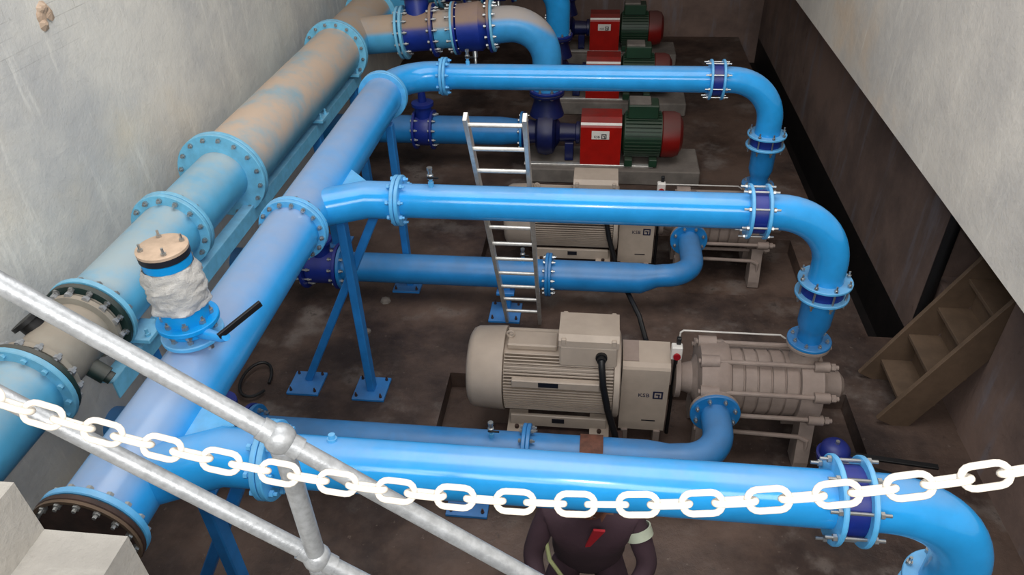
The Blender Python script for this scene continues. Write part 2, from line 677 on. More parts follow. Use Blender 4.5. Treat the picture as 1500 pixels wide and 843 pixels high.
# stadium link, outer length .056
LR, LW, LL = 0.0043, 0.0125, 0.0120
pts = []
for k in range(9):
    a = -math.pi / 2 + math.pi * k / 8
    pts.append((LL + LW * math.cos(a), LW * math.sin(a), 0))
for k in range(9):
    a = math.pi / 2 + math.pi * k / 8
    pts.append((-LL + LW * math.cos(a), LW * math.sin(a), 0))
lb = MB()
n = 10
rings = []
for i, p in enumerate(pts):
    p0, p1 = V(pts[i - 1]), V(pts[(i + 1) % len(pts)])
    t = (p1 - p0).normalized()
    s = t.cross(V((0, 0, 1)))
    rings.append(lb.ring(V(p), s, V((0, 0, 1)), LR, n))
for i in range(len(rings)):
    lb.bridge(rings[i], rings[(i + 1) % len(rings)], n)
link_me = lb.mesh('link', smooth=60)
link_me.materials.append(M['chain_white'])
PITCH = 2 * (LL + LW - LR) * 0.97
x = -1.05
k = 0
while x < 0.8:
    dzx = 2 * 0.3236 * (x + 0.128)
    d = V((1, 0, dzx)).normalized()
    lo = bpy.data.objects.new('link', link_me)
    link(lo, chn)
    lo.location = V((x, YC, cz(x))) - ORG[chn.name]
    up = V((0, 0.72, 0.69)) if k % 2 == 0 else V((0, 0.69, -0.72))
    yv = (up - d * up.dot(d)).normalized()
    rm = Matrix((d, yv, d.cross(yv))).transposed()
    tw = Matrix.Rotation(random.uniform(-0.12, 0.12), 3, 'X')
    lo.rotation_mode = 'QUATERNION'
    lo.rotation_quaternion = (rm @ tw).to_quaternion()
    x += PITCH * d.x
    k += 1

# ------------------------------------------------------------------ blue delivery header
HX, HR, HF = -1.815, 0.166, 0.208
PR, PF = 0.11, 0.165
FX = (-1.262, -1.25, -1.375)     # where the discharge pipes are flanged on


def header_spool(y0, y1, yrow, fx, label):
    t = thing('header_pipe', label, 'pipe', (HX, (y0 + y1) / 2, HP - HR), 'blue header pipe lengths')
    obj('pipe_body', MB().tube([(HX, y0, HP), (HX, y1, HP)], HR, 40), 'header_blue', t)
    ys = yrow - 0.17
    obj('branch', MB().tube([(HX, ys, HP), (-1.47, yrow, HP), (fx - 0.012, yrow, HP)], PR + 0.012, 32), 'pipe_blue', t)
    # crotch plate between pipe and branch
    g = MB()
    g.prism([(HX + 0.13, yrow + 0.36), (HX + 0.13, yrow + 0.02), (HX + 0.42, yrow + 0.05)], (0, 0, HP + 0.03), (1, 0, 0), (0, 1, 0), (0, 0, 1), 0.014)
    obj('gusset_plate', g, 'flange_blue', t, 0)
    flange(t, (HX, y0 + 0.016, HP), (0, -1, 0), HR - 0.01, HF, 0.03, 16, 0.0145, 'flange_blue', -0.015, 0.049, 'steel')
    flange(t, (HX, y1 - 0.016, HP), (0, 1, 0), HR - 0.01, HF, 0.03, 0, m='flange_blue')
    flange(t, (fx - 0.014, yrow, HP), (1, 0, 0), PR - 0.01, PF, 0.024, 0, m='flange_blue')
    return t


header_spool(1.503, 3.655, ROWS[0], FX[0], 'nearest length of dusty blue header pipe under the plastic-wrapped air valve')
header_spool(3.660, 5.812, ROWS[1], FX[1], 'far length of dusty blue header pipe between two bolted flanges')
t = thing('header_end_bend', 'blue bend turning the far end of the header into the farthest blue pipe', 'pipe', (HX, 6.0, HP - HR))
obj('pipe_body', MB().tube([(HX, 5.83, HP), (HX, 5.86, HP)] + arc((HX, 6.281, HP), (0, -1, 0), (1, 0, 0), 0.36, 12) + [(FX[2] - 0.012, 6.281, HP)], PR + 0.02, 32), 'pipe_blue', t)
flange(t, (HX, 5.829, HP), (0, -1, 0), 0.05, HF, 0.03, 16, 0.0145, 'flange_blue', -0.015, 0.049, 'steel')
flange(t, (FX[2] - 0.014, 6.281, HP), (1, 0, 0), PR - 0.01, PF, 0.024, 0, m='flange_blue')
# blank plate on the near end
t = thing('blank_flange', 'dark rust-rimmed blank flange closing the nearest end of the blue header', 'flange', (HX, 1.49, HP - HF))
flange(t, (HX, 1.488, HP), (0, -1, 0), 0.012, HF * 1.0, 0.024, 0, m='rust_dark', name='plate')
obj('gasket_ring', MB().lathe([(0.0, 0.192), (0.0, 0.206), (0.012, 0.206), (0.012, 0.192)], (HX, 1.475, HP), (0, -1, 0), 40, True), 'stair_brown', t)

NM = ('nearest', 'middle', 'farthest')


def discharge(i):
    y, fx = ROWS[i], FX[i]
    t = thing('discharge_pipe', NM[i] + ' of the three long bright blue pipes running left to right', 'pipe', (0, y, HP - PR), 'long blue discharge pipes')
    obj('pipe_body', MB().tube([(fx + 0.012, y, HP), (1.0, y, HP)], PR, 36), 'pipe_blue', t)
    flange(t, (fx + 0.014, y, HP), (1, 0, 0), PR - 0.01, PF, 0.024, 8, 0.015, 'flange_blue', -0.05, 0.014, 'flange_blue')
    return t


def coupling(c, d, label, n=8):
    c, d = V(c), V(d)
    t = thing('pipe_coupling', label, 'coupling', c, 'bolted blue pipe couplings')
    obj('sleeve', MB().lathe([(-0.055, 0.118), (-0.05, 0.135), (0.05, 0.135), (0.055, 0.118)], c, d, 36), 'valve_navy', t)
    for s in (-1, 1):
        flange(t, c + d * (0.052 * s), d, PR, 0.17, 0.02, 0, m='flange_blue', name='clamp_ring')
    x, y, _ = frame_of(d)
    for k in range(n):
        a = 2 * math.pi * (k + 0.25) / n
        p = c + (x * math.cos(a) + y * math.sin(a)) * 0.152
        b = MB().tube([p - d * 0.105, p + d * 0.105], 0.007, 8)
        for q in (-0.078, 0.065):
            b.lathe([(q, 0.014), (q + 0.014, 0.014)], p, d, 6)
        obj('tie_rod', b, 'steel', t, 30)
    return t


for i in range(3):
    discharge(i)
    y = ROWS[i]
    coupling((0.985, y, HP), (1, 0, 0), 'navy and blue tie-rod coupling joining the %s long blue pipe to its elbow' % NM[i])
    t = thing('pipe_elbow', 'smooth blue elbow turning the %s long pipe down towards its pump' % NM[i], 'pipe', (1.49, y, 1.34), 'blue discharge elbows')
    obj('pipe_body', MB().tube([(1.0, y, HP)] + arc((1.49, y, HP), (-1, 0, 0), (0, 0, -1), 0.38, 14) + [(1.49, y, 1.27)], PR, 36), 'pipe_blue', t)
    coupling((1.49, y, 1.26), (0, 0, 1), 'navy and blue coupling below the elbow of the %s long blue pipe' % NM[i])
    t = thing('reducer_pipe', 'short tapering blue pipe dropping from the %s coupling to a pump flange' % NM[i], 'pipe', (1.49, y, 0.8), 'blue reducer pipes')
    obj('pipe_body', MB().lathe([(0.815, 0.08), (0.89, 0.08), (0.92, 0.09), (0.97, 0.106), (1.25, 0.108)], (1.49, y, 0), (0, 0, 1), 32), 'low_blue', t)
    flange(t, (1.49, y, 0.815), (0, 0, 1), 0.07, 0.145, 0.024, 8, 0.013, 'low_blue', -0.045, 0.012)


# small brass cock on top of a pipe
def tap(x, y, z, label):
    t = thing('sampling_cock', label, 'valve', (x, y, z), 'small cocks on the blue pipes')
    obj('nipple', MB().lathe([(-0.01, 0.018), (0.035, 0.018), (0.037, 0.012), (0.06, 0.012)], (x, y, z), (0, 0, 1), 12), 'flange_blue', t)
    obj('cock_body', MB().lathe([(0.055, 0.017), (0.06, 0.021), (0.085, 0.021), (0.09, 0.013), (0.115, 0.013), (0.118, 0.018), (0.135, 0.018)], (x, y, z), (0, 0, 1), 12), 'steel', t)
    obj('cock_handle', MB().box((x + 0.02, y - 0.022, z + 0.075), (0.075, 0.008, 0.014), None, 0.002), 'black', t)


tap(-1.03, ROWS[1], HP + PR - 0.004, 'small steel cock on top of the middle long blue pipe')
tap(-1.16, ROWS[2], HP + PR - 0.004, 'small steel cock on top of the farthest long blue pipe')
o = obj('pipe_plug', MB().lathe([(-0.01, 0.021), (0.012, 0.021), (0.012, 0.014), (0.03, 0.014)], (-1.0, ROWS[0] + 0.03, HP + PR - 0.005), (0, 0.2, 1), 10), 'flange_blue')
tag(o, 'small threaded plug on top of the nearest long blue pipe', 'plug')

# ------------------------------------------------------------------ air valve on the header
AX, AY = HX, 2.435
t = thing('isolating_valve', 'blue flanged isolating valve with black lever on the header', 'valve', (AX, AY, HP + HR))
obj('neck', MB().lathe([(1.93, 0.085), (1.985, 0.085)], (AX, AY, 0), (0, 0, 1), 28), 'pipe_blue', t)
flange(t, (AX, AY, 1.985), (0, 0, 1), 0.05, 0.138, 0.024, 8, 0.014, 'flange_blue', -0.035, 0.012)
obj('valve_body', MB().lathe([(1.995, 0.08), (2.01, 0.1), (2.035, 0.1), (2.05, 0.08)], (AX, AY, 0), (0, 0, 1), 28), 'cap_blue', t)
obj('stem', MB().tube([(AX + 0.08, AY - 0.05, 2.03), (AX + 0.2, AY - 0.1, 2.05), (AX + 0.235, AY - 0.115, 2.07)], [0.03, 0.022, 0.02], 12), 'pipe_blue', t)
obj('lever', MB().bar((AX + 0.21, AY - 0.13, 2.08), (AX + 0.345, AY + 0.045, 2.14), 0.03, 0.016, (0, 0, 1)), 'black', t)
t = thing('air_valve', 'plastic-wrapped air release valve with beige bolted cap standing on the header', 'valve', (AX, AY, 2.06))
flange(t, (AX, AY, 2.066), (0, 0, 1), 0.05, 0.138, 0.026, 8, 0.016, 'cap_blue', -0.025, 0.014)
obj('lower_body', MB().lathe([(2.075, 0.1), (2.12, 0.105), (2.2, 0.1)], (AX, AY, 0), (0, 0, 1), 28), 'cap_blue', t)
wb = MB()
rows, cols = 26, 44
for i in range(rows):
    zz = 2.155 + 0.215 * i / (rows - 1)
    u = i / (rows - 1)
    for j in range(cols):
        a = 2 * math.pi * j / cols
        r = 0.108 + 0.018 * math.sin(math.pi * u) + 0.012 * noise.noise(V((math.cos(a) * 3, math.sin(a) * 3, u * 7))) + 0.009 * noise.noise(V((math.cos(a) * 9, math.sin(a) * 9, u * 14 + 3)))
        r += 0.012 * math.exp(-((u - 0.05) / 0.08) ** 2) * (1 + math.sin(a * 5))
        wb.v.append(V((AX + r * math.cos(a), AY + r * math.sin(a), zz + 0.012 * noise.noise(V((a, u * 4, 8))))))
for i in range(rows - 1):
    for j in range(cols):
        j2 = (j + 1) % cols
        wb.f.append((i * cols + j, i * cols + j2, (i + 1) * cols + j2, (i + 1) * cols + j))
obj('plastic_wrap', wb, 'wrap', t, 50, 'crinkled clear white plastic wrapping')
obj('inner_barrel', MB().lathe([(2.15, 0.09), (2.40, 0.09)], (AX, AY, 0), (0, 0, 1), 28), 'white_paint', t)
obj('ring', MB().lathe([(2.365, 0.092), (2.37, 0.103), (2.405, 0.103), (2.41, 0.092)], (AX, AY, 0), (0, 0, 1), 32), 'cap_blue', t, label='bright blue ring')
cp = obj('cap', MB().lathe([(2.41, 0.095), (2.412, 0.107), (2.442, 0.107)], (AX, AY, 0), (0, 0, 1), 32), 'label_black', t)
obj('cap_face', MB().lathe([(2.442, 0.108), (2.455, 0.108), (2.458, 0.102)], (AX, AY, 0), (0, 0, 1), 32), 'cap_beige', t, label='beige round cap plate')
for k in range(4):
    a = math.pi / 2 * k + 0.6
    p = (AX + 0.083 * math.cos(a), AY + 0.083 * math.sin(a), 0)
    obj('stud', MB().lathe([(2.45, 0.012), (2.468, 0.012), (2.468, 0.006), (2.492, 0.006)], p, (0, 0, 1), 6), 'steel', t, 0)

# ------------------------------------------------------------------ big dusty main along the left wall
GX, GZ = -2.79, 1.6


def main_spool(label, y0, y1, r, f0, f1, nb0=16, nb1=0, m='main_blue'):
    t = thing('main_pipe', label, 'pipe', (GX, (y0 + y1) / 2, GZ - r), 'large dusty main pipe lengths')
    obj('pipe_body', MB().tube([(GX, y0, GZ), (GX, y1, GZ)], r, 44), m, t)
    if f0:
        flange(t, (GX, y0 + 0.017, GZ), (0, -1, 0), r - 0.01, f0, 0.032, nb0, 0.018, 'main_flange', -0.016, 0.052, 'steel')
    if f1:
        flange(t, (GX, y1 - 0.017, GZ), (0, 1, 0), r - 0.01, f1, 0.032, nb1, 0.015, 'main_flange', bm='main_flange')
    return t


main_spool('nearest length of large pale blue main pipe at the left edge', 0.6, 2.40, 0.2, None, 0.262, 0, 14)
main_spool('short pale blue main pipe between the grey valve and the first flange pair', 2.96, 3.915, 0.2, 0.25, 0.268, 14)
main_spool('stubby blue main pipe between the two large bolted flanges', 3.92, 4.70, 0.2, 0.268, 0.335, 14)
main_spool('long beige-dusted main pipe running along the left wall', 4.705, 7.50, 0.262, 0.335, 0.335, 16, 0, 'main_dusty')
# grey valve between the flanges
t = thing('butterfly_valve', 'dusty grey valve with dark green bolted rims in the large main', 'valve', (GX, 2.68, GZ - 0.25))
obj('valve_body', MB().lathe([(2.44, 0.2), (2.46, 0.175), (2.90, 0.175), (2.92, 0.2)], (GX, 0, GZ), (0, 1, 0), 40), 'valve_grey', t)
flange(t, (GX, 2.421, GZ), (0, 1, 0), 0.17, 0.25, 0.034, 14, 0.02, 'dark_green', -0.03, 0.04, 'galvanized', 'rim')
flange(t, (GX, 2.935, GZ), (0, 1, 0), 0.17, 0.245, 0.034, 14, 0.02, 'dark_green', -0.045, 0.03, 'galvanized', 'rim')
for y in (2.875, 2.485):
    obj('clamp_ring', MB().lathe([(y - 0.02, 0.17), (y - 0.015, 0.212), (y + 0.015, 0.212), (y + 0.02, 0.17)], (GX, 0, GZ), (0, 1, 0), 40), 'valve_grey', t)
obj('actuator_stub', MB().lathe([(0.15, 0.06), (0.21, 0.06), (0.212, 0.085), (0.235, 0.085)], (GX, 2.69, GZ), (-0.55, 0, 0.84), 20), 'black', t)
obj('drain_boss', MB().lathe([(0.15, 0.05), (0.26, 0.05), (0.26, 0.035), (0.29, 0.035)], (GX, 2.68, GZ), (0.75, 0, -0.66), 18), 'dark_green', t)

BR = 0.2
BD = V((1.75, 0.08, 0.125)).normalized()


def branch_pt(x, dy):
    k = (x - GX) / BD.x
    return V((GX, 8.02 + dy, GZ)) + BD * k


def main_tee(dy, label):
    t = thing('main_pipe', label, 'pipe', (GX, 8.25 + dy, GZ - 0.262), 'large dusty main pipe lengths')
    obj('pipe_body', MB().tube([(GX, 7.51 + dy, GZ), (GX, 8.9 + dy, GZ)], 0.262, 44), 'main_brown', t)
    obj('branch', MB().tube([branch_pt(GX, dy), branch_pt(-2.2, dy)], BR, 36), 'main_brown', t)
    flange(t, (GX, 7.527 + dy, GZ), (0, -1, 0), 0.25, 0.335, 0.032, 16, 0.018, 'main_flange', -0.016, 0.052, 'steel')
    flange(t, (GX, 8.883 + dy, GZ), (0, 1, 0), 0.25, 0.315, 0.032, 0, m='main_flange')
    flange(t, branch_pt(-2.215, dy), BD, BR - 0.01, 0.28, 0.028, 12, 0.017, 'main_flange')
    return t


def main_branch(dy, w1, w2, w3, w4):
    # gate valve, spool, check valve and elbow of one red pump's delivery line
    c = branch_pt(-2.0, dy)
    t = thing('gate_valve', w1, 'valve', (c.x, c.y, c.z - 0.28), 'navy valves on the far delivery lines')
    obj('valve_body', MB().lathe([(-0.17, 0.19), (-0.15, 0.21), (0.15, 0.21), (0.17, 0.19)], c, BD, 36), 'valve_navy_dusty', t)
    for s in (-1, 1):
        flange(t, c + BD * (0.165 * s), BD, 0.15, 0.285, 0.03, 12, 0.018, 'main_flange' if s < 0 else 'valve_navy_dusty', -0.03, 0.03)
    up = (V((0, 0.25, 1)) - BD * BD.dot(V((0, 0.25, 1)))).normalized()
    obj('bonnet', MB().lathe([(0.15, 0.13), (0.33, 0.13), (0.335, 0.17), (0.37, 0.17), (0.38, 0.08), (0.55, 0.05)], c, up, 24), 'valve_navy', t)
    c = branch_pt(-1.7, dy)
    t = thing('branch_spool', w2, 'pipe', (c.x, c.y, c.z - BR), 'short spools on the far delivery lines')
    obj('pipe_body', MB().lathe([(-0.115, BR), (0.1, BR)], c, BD, 36), 'main_brown', t)
    flange(t, c + BD * 0.09, BD, BR - 0.01, 0.28, 0.028, 12, 0.017, 'main_flange', -0.05, 0.015)
    c = branch_pt(-1.4, dy)
    t = thing('check_valve', w3, 'valve', (c.x, c.y, c.z - 0.28), 'navy valves on the far delivery lines')
    obj('valve_body', MB().lathe([(-0.19, 0.2), (-0.16, 0.25), (0.08, 0.26), (0.14, 0.21), (0.18, 0.2)], c, BD, 36), 'valve_navy_dusty', t)
    flange(t, c - BD * 0.19, BD, 0.15, 0.28, 0.028, 0, m='valve_navy_dusty')
    flange(t, c + BD * 0.185, BD, 0.15, 0.285, 0.03, 12, 0.018, 'valve_navy_dusty', -0.03, 0.04)
    obj('drain_cock', MB().lathe([(0.22, 0.03), (0.32, 0.03), (0.32, 0.018), (0.4, 0.018)], c, (0.05, -0.3, -1), 12), 'steel', t)
    e = branch_pt(-1.2, dy)
    t = thing('delivery_elbow', w4, 'pipe', (-0.6, e.y, 1.0), 'dusty blue delivery elbows')
    corner = branch_pt(-0.6, dy)
    pts = [e] + arc(corner, -BD, (0, 0, -1), 0.44, 14) + [V((corner.x, corner.y, 0.98))]
    obj('pipe_body', MB().tube(pts, [0.195] + [0.192 - 0.03 * k / 14 for k in range(15)] + [0.16], 36), 'elbow_dusty' if dy == 0 else 'pipe_blue', t)
    flange(t, e + BD * 0.014, BD, 0.18, 0.28, 0.026, 0, m='main_flange')
    flange(t, (corner.x, corner.y, 0.985), (0, 0, 1), 0.14, 0.2, 0.03, 8, 0.018, 'valve_navy', -0.045, 0.015)


main_tee(0, 'dusty main pipe tee whose side branch carries the nearer navy valves')
main_tee(2.03, 'farthest main pipe tee beyond the first far flange at the top')
main_branch(0, 'navy gate valve with blue bonnet on the nearer far delivery line', 'short dusty blue spool between the two nearer navy valves', 'brown-dusted navy check valve next to the large dusty elbow', 'large dusty blue elbow dropping behind the farthest long blue pipe')
main_branch(2.03, 'navy gate valve cut off by the top edge of the view', 'short spool between the navy valves of the farthest delivery line', 'check valve of the farthest delivery line at the top edge', 'clean blue elbow at the top edge beside the dark back wall')

# support beam beneath the main with its posts
BX, BZ = -2.60, 1.30
t = thing('support_beam', 'blue steel support frame under the large main pipe along the left wall', 'support', (BX, 5.0, 0.0))
b = MB()
b.box((BX, 5.15, BZ), (0.012, 4.9, 0.12), None, 0.002)
b.box((BX - 0.04, 5.15, BZ + 0.055), (0.09, 4.9, 0.012), None, 0.002)
obj('beam', b, 'main_flange', t)
for y in (3.1, 6.25, 7.45):
    obj('post', MB().box((BX - 0.05, y, BZ / 2), (0.09, 0.09, BZ), None, 0.005), 'stand_blue', t)
    obj('base_plate', MB().box((BX - 0.05, y, 0.01), (0.26, 0.26, 0.02), None, 0.003), 'stand_blue', t)
    obj('saddle', MB().box((BX - 0.03, y, BZ + 0.1), (0.2, 0.2, 0.03), None, 0.004), 'main_flange', t)
    for s in (-1, 1):
        obj('saddle_bolt', MB().lathe([(0, 0.016), (0.02, 0.016), (0.02, 0.01), (0.05, 0.01)], (BX + 0.045, y + 0.06 * s, BZ + 0.115), (0, 0, 1), 8), 'main_flange', t, 0)


# stands below the blue header: an upright and a raking leg with bolted feet
def foot(t, x, y, sz=0.26):
    p = obj('base_plate', MB().box((x, y, 0.012), (sz, sz, 0.024), None, 0.003), 'stand_blue', t)
    for sx in (-1, 1):
        for sy in (-1, 1):
            obj('anchor_bolt', MB().lathe([(0.02, 0.012), (0.04, 0.012), (0.04, 0.007), (0.06, 0.007)], (x + sx * sz * 0.38, y + sy * sz * 0.38, 0), (0, 0, 1), 6), 'rust_dark', p, 0)


for i, lab in ((0, 'blue steel leg stand below the nearest branch of the header'), (1, 'blue crossing leg stand on two base plates below the middle branch')):
    y = ROWS[i] + 0.09
    t = thing('pipe_stand', lab, 'stand', (-1.95, y, 0), 'header pipe stands')
    obj('leg', MB().bar((-1.71, y, 0.02), (-1.69, y - 0.02, HP - 0.115), 0.085, 0.06), 'stand_blue', t)
    obj('leg', MB().bar((-2.257, y + 0.075, 0.02), (-1.43, y + 0.075, 1.70), 0.075, 0.06), 'stand_blue', t)
    foot(t, -1.713, y)
    foot(t, -2.257, y + 0.02)
t = thing('pipe_stand', 'single upright blue leg below the far end of the header', 'stand', (-1.7, 5.57, 0), 'header pipe stands')
obj('leg', MB().bar((-1.72, 5.57, 0.02), (-1.72, 5.57, HP - HR + 0.02), 0.085, 0.06), 'stand_blue', t)
foot(t, -1.74, 5.57)

# ------------------------------------------------------------------ suction pipes
SZ, SR = 0.34, 0.135


def suction(i, wv, wa, wb, ws, wt):
    y = ROWS[i] - (0.92 if i == 2 else 0.75)
    t = thing('suction_valve', wv, 'valve', (-2.45, y, SZ - 0.2), 'navy suction valves')
    obj('valve_body', MB().lathe([(-2.62, 0.13), (-2.58, 0.165), (-2.33, 0.165), (-2.29, 0.13)], (0, y, SZ), (1, 0, 0), 32), 'valve_navy', t)
    for s in (-2.61, -2.3):
        flange(t, (s, y, SZ), (1, 0, 0), 0.1, 0.215, 0.03, 10, 0.018, 'valve_navy', -0.045, 0.045)
    obj('bonnet', MB().lathe([(0.12, 0.09), (0.26, 0.09), (0.262, 0.12), (0.29, 0.12), (0.3, 0.04), (0.42, 0.03)], (-2.455, y, SZ), (0, 0, 1), 20), 'valve_navy', t)
    obj('wall_stub', MB().lathe([(-3.3, SR), (-2.63, SR)], (0, y, SZ), (1, 0, 0), 28), 'low_blue', t)
    t = thing('suction_pipe', wa, 'pipe', (-1.3, y, SZ - SR), 'low blue suction pipes')
    obj('pipe_body', MB().tube([(-2.27, y, SZ), (-0.39, y, SZ)], SR, 36), 'low_blue', t)
    flange(t, (-2.265, y, SZ), (1, 0, 0), SR - 0.01, 0.212, 0.028, 0, m='low_blue')
    flange(t, (-0.395, y, SZ), (1, 0, 0), SR - 0.01, 0.195, 0.026, 12, 0.014, 'low_blue', -0.018, 0.045)
    t = thing('suction_bend', wb, 'pipe', (0.2, y, SZ - SR), 'low blue suction bends')
    yp = ROWS[i] - 0.31
    pts = [V((-0.36, y, SZ)), V((0.42, y, SZ)), V((0.56, y, SZ + 0.03))] + arc((0.885, y, SZ + 0.04), (-1, 0, 0), (0, 1, 0), 0.26, 10) + [V((0.885, yp, SZ + 0.04))]
    obj('pipe_body', MB().tube(pts, [SR, SR] + [0.1] * (len(pts) - 2), 32), 'low_blue', t)
    if i == 1:
        obj('repair_clamp', MB().lathe([(-0.03, SR), (-0.03, SR + 0.012), (0.12, SR + 0.012), (0.12, SR)], (0, y, SZ), (1, 0, 0), 32, True), 'rust_clamp', t, label='rust-brown repair clamp')
    flange(t, (-0.367, y, SZ), (1, 0, 0), SR - 0.01, 0.195, 0.026, 0, m='low_blue')
    flange(t, (0.885, yp - 0.012, SZ + 0.04), (0, -1, 0), 0.09, 0.17, 0.026, 8, 0.015, 'low_blue', -0.045, 0.013)
    t = thing('suction_stand', ws, 'stand', (-0.74, y - 0.16, 0), 'suction pipe stands')
    obj('post', MB().box((-0.76, y - 0.06, 0.13), (0.08, 0.08, 0.22), None, 0.004), 'stand_blue', t)
    foot(t, -0.76, y - 0.16, 0.28)
    obj('saddle', MB().box((-0.76, y - 0.06, SZ - SR - 0.0), (0.16, 0.18, 0.03), None, 0.004), 'stand_blue', t)
    tap(-0.61, y, SZ + SR - 0.004, wt)


suction(2, 'navy flanged valve on the floor under the blue header flange', 'long low blue suction pipe behind the crossing leg stand', 'low blue suction bend rising to the farther white pump', 'blue post stand under the suction pipe near the ladder foot', 'small steel cock on the suction pipe beside the ladder')
suction(1, 'navy valve on the floor below the nearest length of header', 'low blue suction pipe half hidden behind the nearest long pipe', 'low blue suction bend rising to the nearer white pump', 'blue base plate and post glimpsed below the nearest long pipe', 'small steel cock on the low pipe in front of the nearer white motor')

# ------------------------------------------------------------------ white pump sets
PY, PZ = ROWS[1], 0.41
DY = ROWS[2] - ROWS[1]


def text_mesh(name, body, size, m, parent, loc, rot, ext=0.0008):
    cu = bpy.data.curves.new(name, 'FONT')
    cu.body = body
    cu.size = size
    cu.extrude = ext
    cu.align_x = 'CENTER'
    cu.align_y = 'CENTER'
    cu.resolution_u = 2
    tmp = bpy.data.objects.new('tmp_text', cu)
    C.objects.link(tmp)
    dg = bpy.context.evaluated_depsgraph_get()
    me = bpy.data.meshes.new_from_object(tmp.evaluated_get(dg))
    bpy.data.objects.remove(tmp)
    bpy.data.curves.remove(cu)
    me.materials.clear()
    me.materials.append(M[m])
    o = bpy.data.objects.new(name, me)
    link(o, parent)
    o.location = V(loc) - ORG[parent.name]
    o.rotation_euler = rot
    ORG[o.name] = V(loc)
    return o


def logo(parent, x, y, z, m='label_blue', s=1.0):
    # small three-letter word followed by the larger boxed mark
    r = (math.pi / 2, 0, 0)
    text_mesh('lettering', 'KSB', 0.05 * s, m, parent, (x - 0.05 * s, y - 0.001, z - 0.008 * s), r)
    b = MB()
    q = 0.03 * s
    c = V((x + 0.05 * s, y - 0.001, z))
    for (dx, dz, w_, h_) in ((-q, 0, 0.012, 0.07), (q, 0, 0.012, 0.07), (0, q, 0.06, 0.012), (0, -q, 0.06, 0.012), (0.0, 0.004, 0.03, 0.01), (0.008, -0.012, 0.01, 0.03)):
        b.box(c + V((dx, 0, dz)), (w_ * s, 0.002, h_ * s))
    obj('emblem', b, m, parent, 0)


def make_motor(label):
    t = thing('electric_motor', label, 'motor', (-0.3, PY, -REC), 'white electric motors')
    o = (0, PY, PZ)
    obj('motor_frame', MB().lathe([(-0.6, 0.248), (0.19, 0.248)], o, (1, 0, 0), 48), 'cream', t)
    obj('fan_cover', MB().lathe([(-0.87, 0.12), (-0.872, 0.2), (-0.865, 0.25), (-0.845, 0.285), (-0.81, 0.302), (-0.62, 0.312), (-0.60, 0.312), (-0.598, 0.26)], o, (1, 0, 0), 48), 'cream', t)
    obj('fan_grille', MB().lathe([(-0.876, 0.05), (-0.874, 0.17), (-0.868, 0.17)], o, (1, 0, 0), 32), 'black', t)
    f = MB()
    for k in range(56):
        a = math.radians(-62 + 124 * (k % 28) / 27.0) + (0 if k < 28 else math.pi)
        d = V((0, math.cos(a), math.sin(a)))
        f.box(V((-0.205, PY, PZ)) + d * 0.271, (0.77, 0.056, 0.0075), Matrix(((1, 0, 0), (0, math.cos(a), -math.sin(a)), (0, math.sin(a), math.cos(a)))))
    obj('cooling_fins', f, 'cream', t, 0, stuff=True)
    obj('end_shield', MB().lathe([(0.18, 0.27), (0.185, 0.318), (0.222, 0.318), (0.23, 0.3), (0.236, 0.14)], o, (1, 0, 0), 48), 'cream', t)
    for sx in (-0.5, 0.1):
        for sy in (-1, 1):
            p = obj('foot', MB().prism([(0.13, -0.30), (0.33, -0.33), (0.33, -0.37), (0.13, -0.37)], (sx - 0.07, PY, PZ), (0, sy, 0), (0, 0, 1), (1, 0, 0), 0.14), 'cream', t, 0)
            obj('foot_bolt', MB().lathe([(0, 0.016), (0.022, 0.016)], (sx, PY + sy * 0.29, PZ - 0.325), (0, 0, 1), 6), 'rust_dark', p, 0)
    obj('foot_rail', MB().box((-0.2, PY - 0.245, PZ - 0.28), (0.7, 0.03, 0.11), None, 0.006), 'cream', t)
    obj('side_pad', MB().box((-0.22, PY - 0.272, PZ + 0.115), (0.62, 0.05, 0.07), None, 0.008), 'cream', t)
    obj('nameplate', MB().box((-0.27, PY - 0.299, PZ + 0.12), (0.14, 0.004, 0.04)), 'label_black', t)
    obj('warning_plate', MB().box((-0.2, PY - 0.262, PZ - 0.265), (0.09, 0.006, 0.04)), 'label_black', t)
    obj('top_pad', MB().box((-0.4, PY, PZ + 0.27), (0.36, 0.16, 0.05), None, 0.01), 'cream', t)
    for x in (-0.56, 0.12):
        b = MB().lathe([(0.26, 0.02), (0.30, 0.02)], (x, PY, PZ), (0, 0, 1), 12)
        q = [V((x + 0.025 * math.cos(a), PY, PZ + 0.325 + 0.025 * math.sin(a))) for a in [6.2832 * k / 12 for k in range(13)]]
        b.tube(q, 0.008, 8)
        obj('lifting_eye', b, 'cream', t)
    # terminal box
    bx = obj('terminal_box', MB().box((0.0, PY - 0.06, PZ + 0.32), (0.4, 0.3, 0.18), None, 0.012), 'cream', t)
    obj('lid', MB().prism([(-0.155, 0.0), (-0.155, 0.05), (-0.12, 0.085), (0.12, 0.085), (0.155, 0.05), (0.155, 0.0)], (-0.205, PY - 0.06, PZ + 0.412), (0, 1, 0), (0, 0, 1), (1, 0, 0), 0.41), 'cream', bx, 0)
    for x in (-0.17, 0.17):
        obj('lid_lug', MB().box((x, PY - 0.06, PZ + 0.455), (0.035, 0.322, 0.05), None, 0.006), 'cream', bx)
    obj('cable_gland', MB().lathe([(0.0, 0.04), (0.03, 0.04), (0.03, 0.03), (0.06, 0.03)], (0.09, PY - 0.205, PZ + 0.335), (0, -1, 0), 12), 'black', bx)
    obj('power_cable', MB().tube([(0.09, PY - 0.25, PZ + 0.335), (0.095, PY - 0.285, PZ + 0.30), (0.11, PY - 0.305, PZ + 0.15), (0.15, PY - 0.33, PZ - 0.05), (0.21, PY - 0.37, PZ - 0.25), (0.27, PY - 0.45, -REC + 0.03)], 0.024, 12), 'black', t)
    return t


